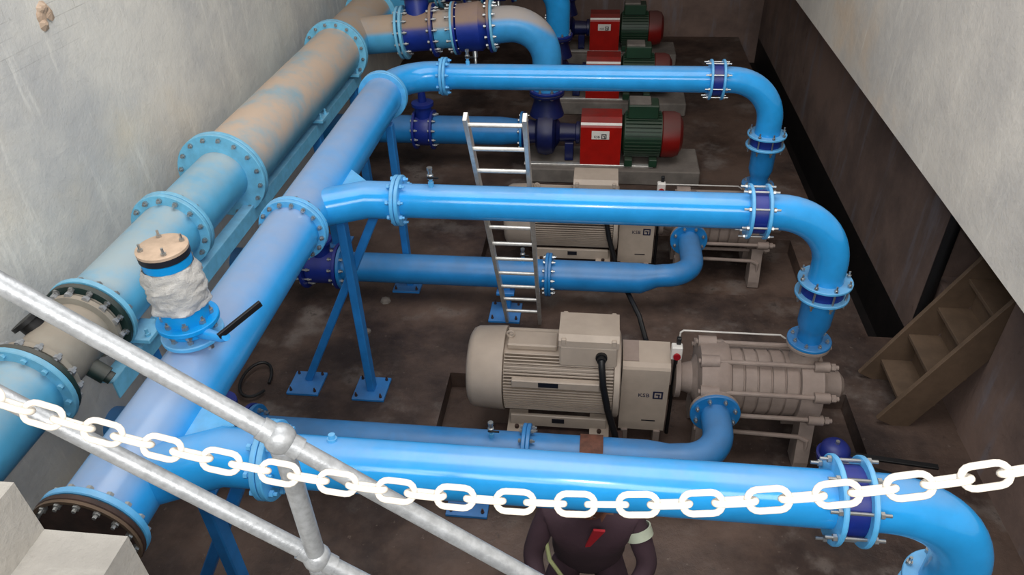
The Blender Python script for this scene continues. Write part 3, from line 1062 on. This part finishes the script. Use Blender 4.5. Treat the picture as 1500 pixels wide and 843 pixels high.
def make_guard(label):
    t = thing('coupling_guard', label, 'guard', (0.41, PY, -REC), 'white coupling guards')
    y0, y1 = PY - 0.125, PY + 0.125
    poly = [(y0, -0.03), (y0, 0.565), (y0 + 0.01, 0.585), (y0 + 0.04, 0.605), (y1 - 0.02, 0.645), (y1, 0.62), (y1, -0.03)]
    obj('guard_shell', MB().prism(poly, (0.245, 0, 0), (0, 1, 0), (0, 0, 1), (1, 0, 0), 0.335), 'cream', t, 0)
    obj('top_plate', MB().prism([(y0 + 0.045, 0.609), (y1 - 0.025, 0.6465), (y1 - 0.025, 0.65), (y0 + 0.045, 0.6125)], (0.248, 0, 0), (0, 1, 0), (0, 0, 1), (1, 0, 0), 0.11), 'pump_grey', t, 0)
    for x in (0.29, 0.53):
        obj('guard_foot', MB().box((x, PY, -0.09), (0.05, 0.28, 0.13), None, 0.004), 'pump_grey', t)
    logo(t, 0.46, y0, 0.33)
    obj('slot', MB().box((0.46, y0 - 0.001, 0.07), (0.1, 0.003, 0.01)), 'label_black', t)
    return t


def make_pump(label):
    t = thing('multistage_pump', label, 'pump', (1.2, PY, -REC), 'white multistage pumps')
    o = (0, PY, PZ)
    obj('bearing_bracket', MB().lathe([(0.62, 0.08), (0.625, 0.15), (0.66, 0.15), (0.67, 0.1), (0.74, 0.12), (0.78, 0.19)], o, (1, 0, 0), 20), 'pump_grey', t, 25)
    obj('suction_casing', MB().lathe([(0.77, 0.22), (0.785, 0.275), (0.95, 0.29), (0.985, 0.27), (0.99, 0.22)], o, (1, 0, 0), 32), 'pump_grey', t)
    for k in range(5):
        x0 = 0.99 + 0.092 * k
        obj('stage_casing', MB().lathe([(x0, 0.225), (x0 + 0.006, 0.238), (x0 + 0.08, 0.238), (x0 + 0.086, 0.225), (x0 + 0.092, 0.225)], o, (1, 0, 0), 32), 'pump_grey', t)
    obj('discharge_casing', MB().lathe([(1.45, 0.22), (1.455, 0.262), (1.6, 0.268), (1.615, 0.22)], o, (1, 0, 0), 32), 'pump_grey', t)
    obj('end_bearing', MB().lathe([(1.6, 0.14), (1.66, 0.13), (1.665, 0.105), (1.76, 0.105), (1.79, 0.07)], o, (1, 0, 0), 20), 'pump_grey', t)
    for k in range(8):
        a = math.radians(22.5 + 45 * k)
        p = V((0, PY + 0.275 * math.cos(a), PZ + 0.275 * math.sin(a)))
        r = obj('tie_rod', MB().lathe([(0.76, 0.017), (1.69, 0.017)], p, (1, 0, 0), 10), 'pump_grey', t)
        obj('rod_lug', MB().lathe([(0.775, 0.045), (0.9, 0.045)], p, (1, 0, 0), 12), 'pump_grey', r)
        obj('rod_lug', MB().lathe([(1.53, 0.038), (1.63, 0.038)], p, (1, 0, 0), 12), 'pump_grey', r)
        obj('rod_nut', MB().lathe([(1.64, 0.028), (1.67, 0.028)], p, (1, 0, 0), 6), 'pump_grey', r, 0)
    sn = obj('suction_nozzle', MB().lathe([(0.15, 0.125), (0.27, 0.105), (0.305, 0.1)], (0.885, PY, PZ - 0.03), (0, -1, 0), 28), 'pump_grey', t)
    flange(t, (0.885, PY - 0.295, PZ - 0.03), (0, -1, 0), 0.09, 0.17, 0.026, 0, m='pump_grey')
    obj('discharge_nozzle', MB().lathe([(0.18, 0.12), (0.3, 0.09), (0.37, 0.085)], (1.49, PY, PZ), (0, 0, 1), 28), 'pump_grey', t)
    flange(t, (1.49, PY, 0.788), (0, 0, 1), 0.07, 0.145, 0.026, 0, m='pump_grey')
    for x in (0.84, 1.55):
        for s in (-1, 1):
            obj('foot', MB().prism([(0.1, -0.22), (0.22, -0.17), (0.3, -0.50), (0.3, -0.56), (0.14, -0.56)], (x - 0.05, PY, PZ), (0, s, 0), (0, 0, 1), (1, 0, 0), 0.1), 'pump_grey', t, 0)
    obj('balance_pipe', MB().tube([(0.78, PY - 0.22, 0.12), (1.5, PY - 0.245, 0.12), (1.56, PY - 0.26, 0.1), (1.57, PY - 0.26, -0.1)], 0.017, 10), 'pump_grey', t)
    obj('seal_line', MB().tube([(0.66, PY + 0.2, 0.45), (0.66, PY + 0.2, 0.66), (0.68, PY + 0.2, 0.68), (1.36, PY + 0.2, 0.68), (1.40, PY + 0.2, 0.65)], 0.0065, 8), 'white_paint', t)
    return t


def make_switch(label):
    t = thing('stop_station', label, 'switch', (0.62, PY - 0.05, -REC), 'stop button stations')
    obj('post', MB().tube([(0.62, PY - 0.02, -REC - 0.08), (0.62, PY - 0.02, 0.66)], 0.014, 10), 'black', t)
    obj('enclosure', MB().box((0.61, PY - 0.06, 0.70), (0.075, 0.06, 0.11), None, 0.006), 'white_paint', t)
    obj('button', MB().lathe([(0, 0.018), (0.012, 0.018), (0.014, 0.026), (0.026, 0.026)], (0.61, PY - 0.09, 0.69), (0, -1, 0), 14), 'red_button', t)
    obj('bracket', MB().box((0.62, PY - 0.04, 0.78), (0.03, 0.03, 0.06), None, 0.004), 'black', t)
    return t


def make_frame(label):
    t = thing('pump_base_frame', label, 'base frame', (0.4, PY, -REC), 'steel base frames')
    for s in (-1, 1):
        obj('side_rail', MB().box((-0.2, PY + s * 0.27, -0.06), (0.95, 0.12, 0.2 - 0.0), None, 0.006), 'rust_dark', t)
    return t


for fn, near, far in (
    (make_motor, 'nearer white finned electric motor with black cable, in full view', 'farther white electric motor mostly hidden behind the middle long pipe'),
    (make_guard, 'white coupling guard with dark logo beside the nearer motor', 'white coupling guard with dark logo below the middle long pipe'),
    (make_pump, 'nearer grey-white multistage pump with tie rods, in full view', 'farther multistage pump partly hidden by the middle long pipe and elbow'),
    (make_switch, 'small white stop box with red button between nearer guard and pump', 'small white stop box just above the middle long pipe'),
    (make_frame, 'dark rusty base frame under the nearer white motor', 'dark rusty base frame under the farther white motor')):
    a = fn(near)
    copy_tree(a, (0, DY, 0.08 if fn is make_switch else 0), None, far)

# ------------------------------------------------------------------ red and green pump sets at the far end
RY, RZ = 8.05, 0.50


def make_red(label):
    t = thing('red_pump_set', label, 'pump', (0.1, RY, 0.2), 'red and green pump sets')
    o = (0, RY, RZ)
    obj('volute', MB().lathe([(-0.73, 0.1), (-0.72, 0.18), (-0.69, 0.25), (-0.6, 0.27), (-0.52, 0.25), (-0.48, 0.16)], o, (1, 0, 0), 36), 'pump_navy', t)
    obj('discharge_neck', MB().lathe([(0.2, 0.2), (0.36, 0.15), (0.455, 0.15)], (-0.6, RY + 0.06, RZ), (0, 0, 1), 28), 'pump_navy', t)
    flange(t, (-0.6, RY + 0.06, RZ + 0.452), (0, 0, 1), 0.13, 0.2, 0.03, 0, m='pump_navy')
    obj('suction_neck', MB().lathe([(-0.86, 0.15), (-0.72, 0.13)], o, (1, 0, 0), 24), 'pump_navy', t)
    flange(t, (-0.86, RY, RZ), (1, 0, 0), 0.12, 0.23, 0.03, 8, 0.018, 'pump_navy', -0.045, 0.015)
    obj('bearing_frame', MB().lathe([(-0.48, 0.17), (-0.44, 0.11), (-0.26, 0.1), (-0.25, 0.13), (-0.21, 0.13)], o, (1, 0, 0), 24), 'pump_navy', t)
    obj('bearing_foot', MB().box((-0.33, RY, 0.3), (0.1, 0.22, 0.22), None, 0.006), 'pump_navy', t)
    yy, zz = 0.24, 0.0
    poly = [(-0.22, 0.2 - RZ), (-0.22, 0.16), (-0.19, 0.21), (-0.12, 0.25), (0.12, 0.25), (0.19, 0.21), (0.22, 0.16), (0.22, 0.2 - RZ)]
    g = obj('coupling_guard', MB().prism(poly, (-0.195, RY, RZ), (0, 1, 0), (0, 0, 1), (1, 0, 0), 0.46), 'red_paint', t, 0)
    obj('name_sticker', MB().box((0.03, RY - 0.222, RZ + 0.07), (0.2, 0.003, 0.1)), 'white_paint', g, 0)
    logo(g, 0.03, RY - 0.2245, RZ + 0.055, 'label_black', 0.8)
    obj('guard_glint', MB().box((0.035, RY - 0.2, RZ + 0.195), (0.46, 0.03, 0.012), Matrix.Rotation(math.radians(58), 3, 'X')), 'white_paint', g, 0)  # white strip painted in as the highlight along the guard's bend
    obj('motor_frame', MB().lathe([(0.28, 0.2), (0.3, 0.24), (0.72, 0.24), (0.73, 0.2)], o, (1, 0, 0), 36), 'green_paint', t)
    f = MB()
    for k in range(36):
        a = math.radians(10 * k)
        d = V((0, math.cos(a), math.sin(a)))
        f.box(V((0.51, RY, RZ)) + d * 0.248, (0.4, 0.03, 0.008), Matrix(((1, 0, 0), (0, math.cos(a), -math.sin(a)), (0, math.sin(a), math.cos(a)))))
    obj('cooling_fins', f, 'green_paint', t, 0, stuff=True)
    b = obj('terminal_box', MB().box((0.5, RY, RZ + 0.31), (0.34, 0.26, 0.16), None, 0.012), 'green_paint', t)
    obj('lid', MB().box((0.46, RY, RZ + 0.4), (0.24, 0.22, 0.03), None, 0.006), 'plinth', b)
    obj('fan_cover', MB().lathe([(0.72, 0.24), (0.73, 0.262), (0.86, 0.262), (0.92, 0.24), (0.96, 0.17), (0.965, 0.05)], o, (1, 0, 0), 36), 'red_fan', t)
    for x in (0.36, 0.64):
        for s in (-1, 1):
            obj('foot', MB().box((x, RY + s * 0.2, 0.245), (0.09, 0.12, 0.09), None, 0.006), 'green_paint', t)
    return t


def make_plinth(label):
    t = thing('pump_plinth', label, 'plinth', (0.15, RY, 0), 'concrete pump plinths')
    obj('block', MB().box((0.18, RY, 0.09), (2.0, 0.64, 0.18), None, 0.012), 'plinth', t)
    obj('base_frame', MB().box((-0.1, RY - 0.2, 0.19), (1.5, 0.06, 0.025), None, 0.003), 'aluminium', t)
    return t


a = make_red('nearest red and green pump set, framed between two long blue pipes')
copy_tree(a, (0, 2.03, 0), None, 'red and green pump set mostly hidden behind the farthest long pipe')
copy_tree(a, (0, 4.06, 0), None, 'farthest red and green pump set against the dark back wall')
a = make_plinth('concrete plinth under the nearest red and green pump set')
copy_tree(a, (0, 2.03, 0), None, 'concrete plinth just below the farthest long blue pipe')
copy_tree(a, (0, 4.06, 0), None, 'concrete plinth under the farthest red pump by the back wall')
# suction line of the nearest red pump
t = thing('suction_valve', 'navy valve in the dark blue pipe left of the ladder top', 'valve', (-2.05, RY, RZ - 0.22), 'navy suction valves')
obj('valve_body', MB().lathe([(-2.16, 0.17), (-2.13, 0.19), (-1.98, 0.19), (-1.95, 0.17)], (0, RY, RZ), (1, 0, 0), 32), 'valve_navy', t)
for s in (-2.16, -1.95):
    flange(t, (s, RY, RZ), (1, 0, 0), 0.12, 0.235, 0.028, 10, 0.018, 'valve_navy')
obj('bonnet', MB().lathe([(0.15, 0.1), (0.3, 0.1), (0.305, 0.13), (0.34, 0.13), (0.35, 0.05), (0.5, 0.04)], (-2.055, RY, RZ), (0, 0, 1), 20), 'valve_navy', t)
t = thing('suction_pipe', 'dark blue suction pipe passing behind the ladder top to the red pump', 'pipe', (-1.4, RY, RZ - 0.165), 'low blue suction pipes')
obj('pipe_body', MB().tube([(-1.94, RY, RZ), (-1.15, RY, RZ), (-0.9, RY, RZ)], [0.165, 0.165, 0.14], 32), 'low_blue', t)
flange(t, (-0.89, RY, RZ), (1, 0, 0), 0.12, 0.23, 0.028, 0, m='low_blue')
t = thing('suction_pipe', 'dark blue suction pipe stub between navy valve and left wall', 'pipe', (-2.7, RY, RZ - 0.165), 'low blue suction pipes')
obj('pipe_body', MB().tube([(-3.3, RY, RZ), (-2.17, RY, RZ)], 0.165, 32), 'low_blue', t)

# ------------------------------------------------------------------ ladder
LA, LB = V((-0.585, 5.10, 0.0)), V((-0.60, 4.0, 2.40))
t = thing('aluminium_ladder', 'aluminium ladder leaning behind the middle long blue pipe', 'ladder', LA)
ld = (LB - LA).normalized()
LN = (LB - LA).length
for s in (-1, 1):
    obj('rail', MB().bar(LA + V((0.145 * s, 0, 0)), LB + V((0.175 * s, 0, 0)), 0.028, 0.065, (1, 0, 0)), 'aluminium', t)
kk = 0
dist = 0.2
while dist < LN - 0.05:
    p = LA + ld * dist
    h = 0.145 + 0.03 * dist / LN
    obj('rung', MB().tube([p - V((h, 0, 0)), p + V((h, 0, 0))], 0.0145, 10), 'aluminium', t)
    dist += 0.215
    kk += 1

# ------------------------------------------------------------------ brown steps in the bay on the right
t = thing('step_ladder', 'brown stairs with solid treads climbing into the bay at the right', 'stairs', (2.25, 4.35, 0))
A0, A1 = V((2.24, 0, 0.0)), V((2.95, 0, 1.42))
for y in (4.10, 4.60):
    obj('stringer', MB().bar((A0.x, y, 0.0), (A1.x, y, A1.z), 0.035, 0.24, (0, 1, 0)), 'stair_brown', t)
for k in range(5):
    u = (k + 0.75) / 5.4
    p = A0.lerp(A1, u)
    obj('tread', MB().box((p.x + 0.05, 4.35, p.z), (0.25, 0.465, 0.03), None, 0.003), 'stair_brown', t)
    obj('riser', MB().box((p.x + 0.16, 4.35, p.z + 0.12), (0.02, 0.465, 0.24), None, 0.003), 'stair_brown', t)

# ------------------------------------------------------------------ odds and ends on the floor
t = thing('drain_valve', 'small navy domed valve with black handles right of the nearer pump', 'valve', (1.70, 3.62, 0))
obj('stem_pipe', MB().tube([(1.70, 3.62, 0), (1.70, 3.62, 0.2)], 0.05, 16), 'valve_navy', t)
obj('dome', MB().lathe([(0.12, 0.11), (0.16, 0.115), (0.165, 0.1), (0.22, 0.095), (0.25, 0.07), (0.262, 0.03)], (1.70, 3.62, 0), (0, 0, 1), 28), 'valve_navy', t)
obj('nut', MB().lathe([(0.26, 0.015), (0.285, 0.015)], (1.70, 3.62, 0), (0, 0, 1), 6), 'steel', t, 0)
obj('handle', MB().bar((1.8, 3.62, 0.16), (2.35, 3.55, 0.17), 0.04, 0.02), 'black', t)
obj('handle', MB().bar((1.8, 3.58, 0.12), (2.28, 3.45, 0.10), 0.035, 0.02), 'black', t)
pts = [V((-2.78 + 0.11 * math.cos(a) + 0.02 * k / 24, 4.12 + 0.2 * math.sin(a), 0.02 + 0.05 * abs(math.sin(a / 2)))) for k, a in [(k, 6.2832 * k / 24) for k in range(23)]]
o = obj('cable_loop', MB().tube([p + V((0.1, 0, 0)) for p in pts], 0.013, 8), 'black')
tag(o, 'black cable loop lying on the floor beside the header', 'cable')
o = obj('floor_cable', MB().tube([(0.32, 5.36, 0.19), (0.35, 5.2, 0.22), (0.42, 5.05, 0.16), (0.48, 4.9, 0.03), (0.52, 4.7, 0.022)], 0.022, 10), 'black')
tag(o, 'black cable hanging down behind the nearer white guard', 'cable')
for (x, y, s, lab) in ((-1.9, 5.3, 0.05, 'small pale rubble lump on the floor near the navy valve'), (-1.95, 4.85, 0.035, 'small stone on the floor left of the crossing legs')):
    b = MB().lathe([(0, s), (s * 0.5, s * 0.9), (s * 0.8, s * 0.4)], (x, y, 0), (0.1, 0, 1), 7)
    o = obj('rubble', b, 'plinth', None, 0)
    tag(o, lab, 'stone')

# ------------------------------------------------------------------ worker standing behind the nearest long pipe
def worker(px, py):
    J = [
        ((0, 0.12, 0.50), (0.165, 0.125), None),     # pelvis
        ((0, 0.07, 0.64), (0.2, 0.14), 0),          # waist
        ((0, 0.01, 0.84), (0.215, 0.15), 1),          # chest
        ((0, -0.01, 0.97), (0.18, 0.12), 2),         # upper chest
        ((0, -0.03, 1.06), (0.055, 0.055), 3),       # neck
        ((0, -0.055, 1.12), (0.07, 0.085), 4),       # jaw
        ((0, -0.06, 1.20), (0.078, 0.095), 5),       # skull
        ((0, -0.055, 1.26), (0.055, 0.065), 6),      # crown
        ((-0.21, 0.0, 0.97), (0.068, 0.068), 3),     # 8 shoulder
        ((-0.29, -0.10, 0.73), (0.056, 0.056), 8),   # elbow
        ((-0.20, -0.31, 0.62), (0.038, 0.038), 9),   # wrist
        ((-0.19, -0.36, 0.605), (0.038, 0.022), 10),  # 11 palm
        ((0.21, 0.0, 0.97), (0.068, 0.068), 3),      # 12 shoulder
        ((0.30, -0.12, 0.75), (0.056, 0.056), 12),
        ((0.15, -0.30, 0.62), (0.038, 0.038), 13),
        ((0.13, -0.35, 0.605), (0.038, 0.022), 14),  # 15 palm
        ((-0.1, 0.1, 0.45), (0.11, 0.11), 0),
        ((-0.2, -0.26, 0.47), (0.075, 0.075), 16),   # knee
        ((-0.17, -0.08, 0.09), (0.052, 0.052), 17),  # ankle
        ((-0.19, -0.2, 0.038), (0.045, 0.036), 18),  # toe
        ((0.1, 0.1, 0.45), (0.11, 0.11), 0),
        ((0.2, -0.26, 0.47), (0.075, 0.075), 20),
        ((0.17, -0.08, 0.09), (0.052, 0.052), 21),
        ((0.19, -0.2, 0.038), (0.045, 0.036), 22),
    ]
    J = [((j[0][0], j[0][1], j[0][2] + (0.06 if j[0][2] > 0.3 else 0.0)), j[1], j[2]) for j in J]
    for side, palm in ((-1, 11), (1, 15)):
        bx, by, bz = J[palm][0]
        for k in range(4):
            a = (bx + (k - 1.5) * 0.019, by - 0.035, bz - 0.004)
            J.append((a, (0.0095, 0.0095), palm))
            ln = (0.03, 0.036, 0.033, 0.025)[k]
            J.append(((a[0], a[1] - ln, a[2] - 0.012), (0.0085, 0.0085), len(J) - 1))
            J.append(((a[0], a[1] - ln - 0.012, a[2] - 0.035), (0.0075, 0.0075), len(J) - 1))
        a = (bx - side * 0.04, by - 0.005, bz - 0.01)
        J.append((a, (0.011, 0.011), palm))
        J.append(((a[0] - side * 0.012, a[1] - 0.03, a[2] - 0.012), (0.009, 0.009), len(J) - 1))
    me = bpy.data.meshes.new('body')
    me.from_pydata([V(j[0]) + V((px, py, 0)) for j in J], [(j[2], i) for i, j in enumerate(J) if j[2] is not None], [])
    tmp = bpy.data.objects.new('tmp_body', me)
    C.objects.link(tmp)
    tmp.modifiers.new('skin', 'SKIN')
    for i, j in enumerate(J):
        sv = me.skin_vertices[0].data[i]
        sv.radius = j[1]
        sv.use_root = (i == 0)
    s = tmp.modifiers.new('sub', 'SUBSURF')
    s.levels = 2
    s.render_levels = 2
    dg = bpy.context.evaluated_depsgraph_get()
    bm_ = bpy.data.meshes.new_from_object(tmp.evaluated_get(dg))
    bpy.data.objects.remove(tmp)
    t = thing('person', 'crouching worker in dark maroon overalls with reflective bands behind the nearest long pipe', 'person', (px, py, 0))
    for v in bm_.vertices:
        v.co = v.co - V((px, py, 0))
    for nm in ('overall', 'skin', 'boot'):
        bm_.materials.append(M[nm])
    for p in bm_.polygons:
        p.use_smooth = True
        c = p.center
        hand = min((c - V(J[11][0])).length, (c - V(J[15][0])).length)
        p.material_index = 1 if (c.z > 1.105 or (hand < 0.12 and c.y < -0.315)) else (2 if c.z < 0.12 else 0)
    o = bpy.data.objects.new('body', bm_)
    link(o, t)
    ORG[o.name] = ORG[t.name]
    # short hair as a close cap, ears, and face details on the far side
    hb = MB()
    N, Mm = 20, 12
    for i in range(Mm + 1):
        th = 0.05 + (math.pi * 0.52) * i / Mm
        for j in range(N):
            a = 2 * math.pi * j / N
            hb.v.append(V((px + 0.084 * math.sin(th) * math.cos(a), py - 0.04 + 0.1 * math.sin(th) * math.sin(a), 1.26 + 0.095 * math.cos(th))))
    for i in range(Mm):
        for j in range(N):
            j2 = (j + 1) % N
            hb.f.append((i * N + j, i * N + j2, (i + 1) * N + j2, (i + 1) * N + j))
    hb.f.append(tuple(range(N)))
    obj('hair', hb, 'hair', t, 60)
    obj('nose', MB().lathe([(0, 0.012), (0.02, 0.016), (0.045, 0.006)], (px, py - 0.14, 1.245), (0, -0.5, -1), 8), 'skin', t)
    for s_ in (-1, 1):
        obj('ear', MB().lathe([(0, 0.02), (0.008, 0.026), (0.016, 0.018)], (px + s_ * 0.072, py - 0.05, 1.24), (s_, 0.3, 0), 10), 'skin', t)
        obj('eye', MB().lathe([(0, 0.012), (0.006, 0.008)], (px + s_ * 0.03, py - 0.146, 1.255), (0, -1, 0), 8), 'white_paint', t)
    obj('mouth', MB().box((px, py - 0.135, 1.185), (0.045, 0.012, 0.01), None, 0.003), 'rust_dark', t)
    # reflective bands
    def band(name, c, d, rx, m, wd=0.05, tilt=1.0):
        x_, y_, d_ = frame_of(d)
        prof = [(-wd / 2, rx), (-wd / 2, rx + 0.006), (wd / 2, rx + 0.006), (wd / 2, rx)]
        b = MB().lathe(prof, (0, 0, 0), d, 28, True)
        for v in b.v:
            if tilt != 1.0:
                v.y *= tilt
        b.v = [v + V(c) for v in b.v]
        obj(name, b, m, t)
    for (a, b, rr) in ((12, 13, 0.066),):
        p0, p1 = V(J[a][0]), V(J[b][0])
        band('sleeve_band', V((px, py, 0)) + p0.lerp(p1, 0.3), p1 - p0, rr, 'reflective', 0.05)
    for (a, b) in ((17, 18), (21, 22)):
        p0, p1 = V(J[a][0]), V(J[b][0])
        band('trouser_band', V((px, py, 0)) + p0.lerp(p1, 0.45), p1 - p0, 0.066, 'reflective', 0.05)
    obj('chest_strap', MB().tube([V((px, py, 0)) + V(q) for q in ((-0.215, -0.08, 0.88), (-0.195, -0.13, 0.81), (-0.13, -0.155, 0.71), (-0.04, -0.15, 0.63), (0.02, -0.13, 0.58))], 0.011, 8), 'lime', t)
    obj('shirt_front', MB().prism([(-0.02, 0.0), (0.035, 0.0), (-0.03, -0.16), (-0.055, -0.17)], (px + 0.035, py - 0.138, 1.10), (1, 0, 0), (0, -0.15, 1), (0, -1, -0.15), 0.012), 'vest_red', t, 0, 'red shirt showing at the open collar')


worker(0.045, 2.32)
